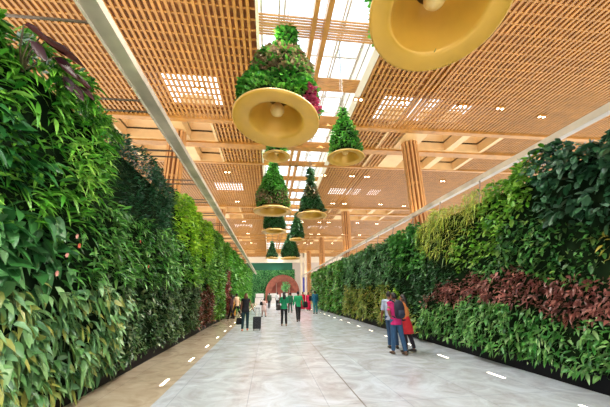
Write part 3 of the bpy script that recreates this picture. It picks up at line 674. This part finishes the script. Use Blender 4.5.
# couple standing at the right-hand wall
man, hm_, Mw = person(3.58, 8.42, D(12), 'person in magenta t-shirt and blue jeans wearing a dark backpack', 1.63, 'c8246e', '2f5578', legs=((.20, .10), (-.18, .05)),
    arms=(((.25, -.25, -1), (-.55, .35, -.7)), ((.15, .1, -1), (-.2, .5, -.6))), look=D(25), shoe=mat('brown_shoe', hexs('5a4634'), .5), detail=.010, untuck=.04)
bp = empty('backpack', (3.58, 8.42, -.03), D(12)); BPM = cloth('1c2030')
m = MB().loft([(0, -.20, .98), (0, -.215, 1.05), (0, -.22, 1.25), (0, -.20, 1.40), (0, -.18, 1.45)], [(.11, .05), (.155, .085), (.16, .095), (.13, .075), (.05, .03)], 16, ref=(0, 1, 0)); m.build('bag_body', BPM, bp, True)
MB().loft([(0, -.29, 1.00), (0, -.305, 1.08), (0, -.295, 1.2)], [(.08, .02), (.115, .04), (.09, .02)], 12, ref=(0, 1, 0)).build('front_pocket', cloth('2a3044'), bp, True)
for s in (-1, 1): MB().loft([(s*.09, -.14, 1.40), (s*.115, -.02, 1.465), (s*.12, .12, 1.38), (s*.13, .13, 1.2), (s*.13, -.02, 1.04), (s*.12, -.14, 1.0)], [.02]*6, 8).build('strap', BPM, bp, True)
MB().loft([(-.03, -.17, 1.44), (0, -.18, 1.49), (.03, -.17, 1.44)], [.008]*3, 6).build('handle', BPM, bp, True)
tag(bp, 'dark navy backpack on the back of the person in magenta', 'backpack')
person(3.80, 9.3, D(-5), 'person in pale blue patterned shirt standing behind the one in magenta', 1.66, 'a8b4c8', '2c4a6a', legs=((.08, .05), (-.05, .05)), arms=(((.2, .1, -1), (.1, .3, -1)), ((.2, .1, -1), (.1, .3, -1))), detail=.010, sleeve='elbow')
person(3.99, 8.70, D(48), 'person in orange sleeves with a red tunic beside the backpack', 1.56, 'e08848', '221c26', hair='long', fem=True, skirt=(.55, 'd02830'), sleeve='long', arms=(((.15, .2, -1), (-.1, .8, -.4)), ((.3, -.1, -1), (.1, .25, -1))), legs=((.1, .1), (-.12, .1)), detail=.010)
# woman pulling a suitcase
wm, hw, Mw = person(-1.08, 15.1, D(-4), 'person in black sleeveless top and dark teal trousers pulling a suitcase', 1.70, '14161e', '14343e', hair='bob', hairm=BHAIR, fem=True, sleeve='none', legs=((-.10, .12), (.16, .04)),
    arms=(((.15, .0, -1), (.1, .1, -1)), ((.42, -.12, -1), (.42, -.35, -.75))), shoe=mat('orange_shoe', hexs('c8663c'), .5))
sc = empty('suitcase', (-.52, 15.2, 0), D(-4)); SB = mat('black_suitcase_shell', hexs('14161c'), .35)
m = MB().box(-.19, .19, -.12, .12, .07, .62); so = m.build('shell', SB, sc); bv = so.modifiers.new('bevel', 'BEVEL'); bv.width = .035; bv.segments = 3
for k in range(5): MB().box(-.14+.065*k, -.12+.065*k, -.128, .128, .12, .57).build('rib', SB, sc)
for a in (-.14, .14):
    for b in (-.08, .08): MB().loft([(a-.012, b, .035), (a+.012, b, .035)], [.035, .035], 12).build('wheel', SHOE, sc)
for a in (-.09, .09): tube = MB().loft([(a, .06, .6), (a, .06, 1.0)], [.009, .009], 6).build('handle_tube', mat('handle_alloy', (.5, .5, .5), .3, .9), sc)
MB().loft([(-.10, .06, 1.0), (.10, .06, 1.0)], [.016, .016], 8).build('grip', SHOE, tube)
tag(sc, 'black wheeled suitcase with extended handle beside the striding person', 'suitcase')
def bag(x, y, z, rz, wx, h, col, label, strap=.35, name='handbag'):
    t = empty(name, (x, y, z), rz); m_ = cloth(col)
    MB().loft([(0, 0, -h/2), (0, 0, -h*.42), (0, 0, h*.3), (0, 0, h/2)], [(wx*.42, .05), (wx*.5, .07), (wx*.46, .055), (wx*.38, .025)], 14, ref=(0, 1, 0)).build('bag_body', m_, t, True)
    MB().loft([(-wx*.3, 0, h*.42), (-wx*.2, 0, h/2+strap*.7), (0, 0, h/2+strap), (wx*.2, 0, h/2+strap*.7), (wx*.3, 0, h*.42)], [.011]*5, 6).build('strap', m_, t, True)
    tag(t, label, 'bag'); return t
p = hw[0]; bag(p.x-.02, p.y, p.z-.34, .2, .34, .30, '101218', 'black handbag hanging at the left hand of the suitcase puller', .16)
# pair and lady at the left wall
person(-2.30, 23.1, D(62), 'person in pale peach shirt and dark trousers striding by the left wall', 1.78, 'e8c0a0', '20222a', legs=((.42, .15), (-.35, .25)), arms=(((.2, .45, -1), (.1, .7, -.8)), ((.2, -.4, -1), (.1, -.1, -1))), sleeve='long', lean=.08)
person(-2.62, 22.4, D(70), 'person in dark maroon top walking beside the left planting', 1.68, '4a2428', '2a1c1c', hair='long', fem=True, legs=((-.3, .2), (.32, .1)), sleeve='long')
person(-2.66, 24.3, D(90), 'person in long mustard dress close to the left planted wall', 1.56, 'c8922c', None, hair='bun', fem=True, skirt=(.12, 'c8922c'), sleeve='elbow')
q = bag(-1.98, 23.2, .78, 1.0, .36, .34, '14161c', 'black shoulder bag beside the person in pale peach shirt', .3)
# two in green tops
g1, h1, _ = person(.86, 16.8, D(3), 'person in green shirt and black trousers walking in the middle, long black hair', 1.74, '128a5c', '121318', hair='long', fem=True, sleeve='elbow', legs=((.12, .1), (-.08, .05)), arms=(((.25, .1, -1), (.0, .5, -.9)), ((.25, .1, -1), (0, .3, -1))), detail=.012, shoe=mat('tan_shoe', hexs('8a6450'), .5))
bag(.55, 16.75, .95, .1, .26, .30, '3a3430', 'dark brown handbag at the side of the person in green with long hair', .35)
g2, h2, _ = person(1.83, 18.85, D(6), 'taller person in green jacket and black trousers walking right of the other', 1.80, '189a60', '14151a', hair='short', sleeve='long', legs=((-.2, .2), (.24, .05)), arms=(((.2, .1, -1), (.1, .4, -1)), ((.3, -.1, -1), (.1, .3, -1))), detail=.012)
bag(2.28, 18.75, 1.0, .3, .32, .36, '14161a', 'black shoulder bag at the right of the taller person in green', .42)
# farther people
person(-.32, 23.6, D(30), 'child in pale pink dress walking behind the suitcase', 1.35, 'd8b8b0', 'c8a098', hair='bun', fem=True, skirt=(.5, 'd8b8b0'), legs=((.2, .1), (-.2, .1)))
bag(-.52, 23.5, .98, .4, .26, .26, '16181c', 'small black bag beside the child in pale pink', .2)
person(1.95, 27.5, D(10), 'person in dark green clothes farther behind the pair in green', 1.74, '1f6a4a', '1a4a3a', hair='short', sleeve='long', legs=((.2, .2), (-.2, .1)))
person(1.12, 38.6, D(0), 'far person in white shirt and black trousers in the middle of the hall', 1.82, 'e0e0e0', '14151a', sleeve='elbow', legs=((.15, .1), (-.15, .1)))
person(.1, 36.2, D(-8), 'far person in olive top and dark trousers left of the white shirt', 1.78, '4a5a44', '22242a', sleeve='long', legs=((.15, .1), (-.2, .1)))
person(3.50, 31.0, D(185), 'person in a long crimson dress walking towards the front', 1.82, 'e01848', None, hair='bun', fem=True, skirt=(.15, 'e01848'), sleeve='long')
person(3.98, 30.4, D(180), 'person in a long rose red dress, right of the crimson one', 1.76, 'f02a5a', None, hair='long', fem=True, skirt=(.12, 'f02a5a'), sleeve='long')
person(3.9, 25.4, D(8), 'person in teal blue top and trousers walking near the right planting', 1.86, '14607a', '2a7a80', hair='short', sleeve='long', legs=((.05, .05), (-.05, .05)))
bag(3.55, 25.45, 1.25, .1, .34, .40, '1a1c2a', 'dark shoulder bag left of the person in teal', .3)
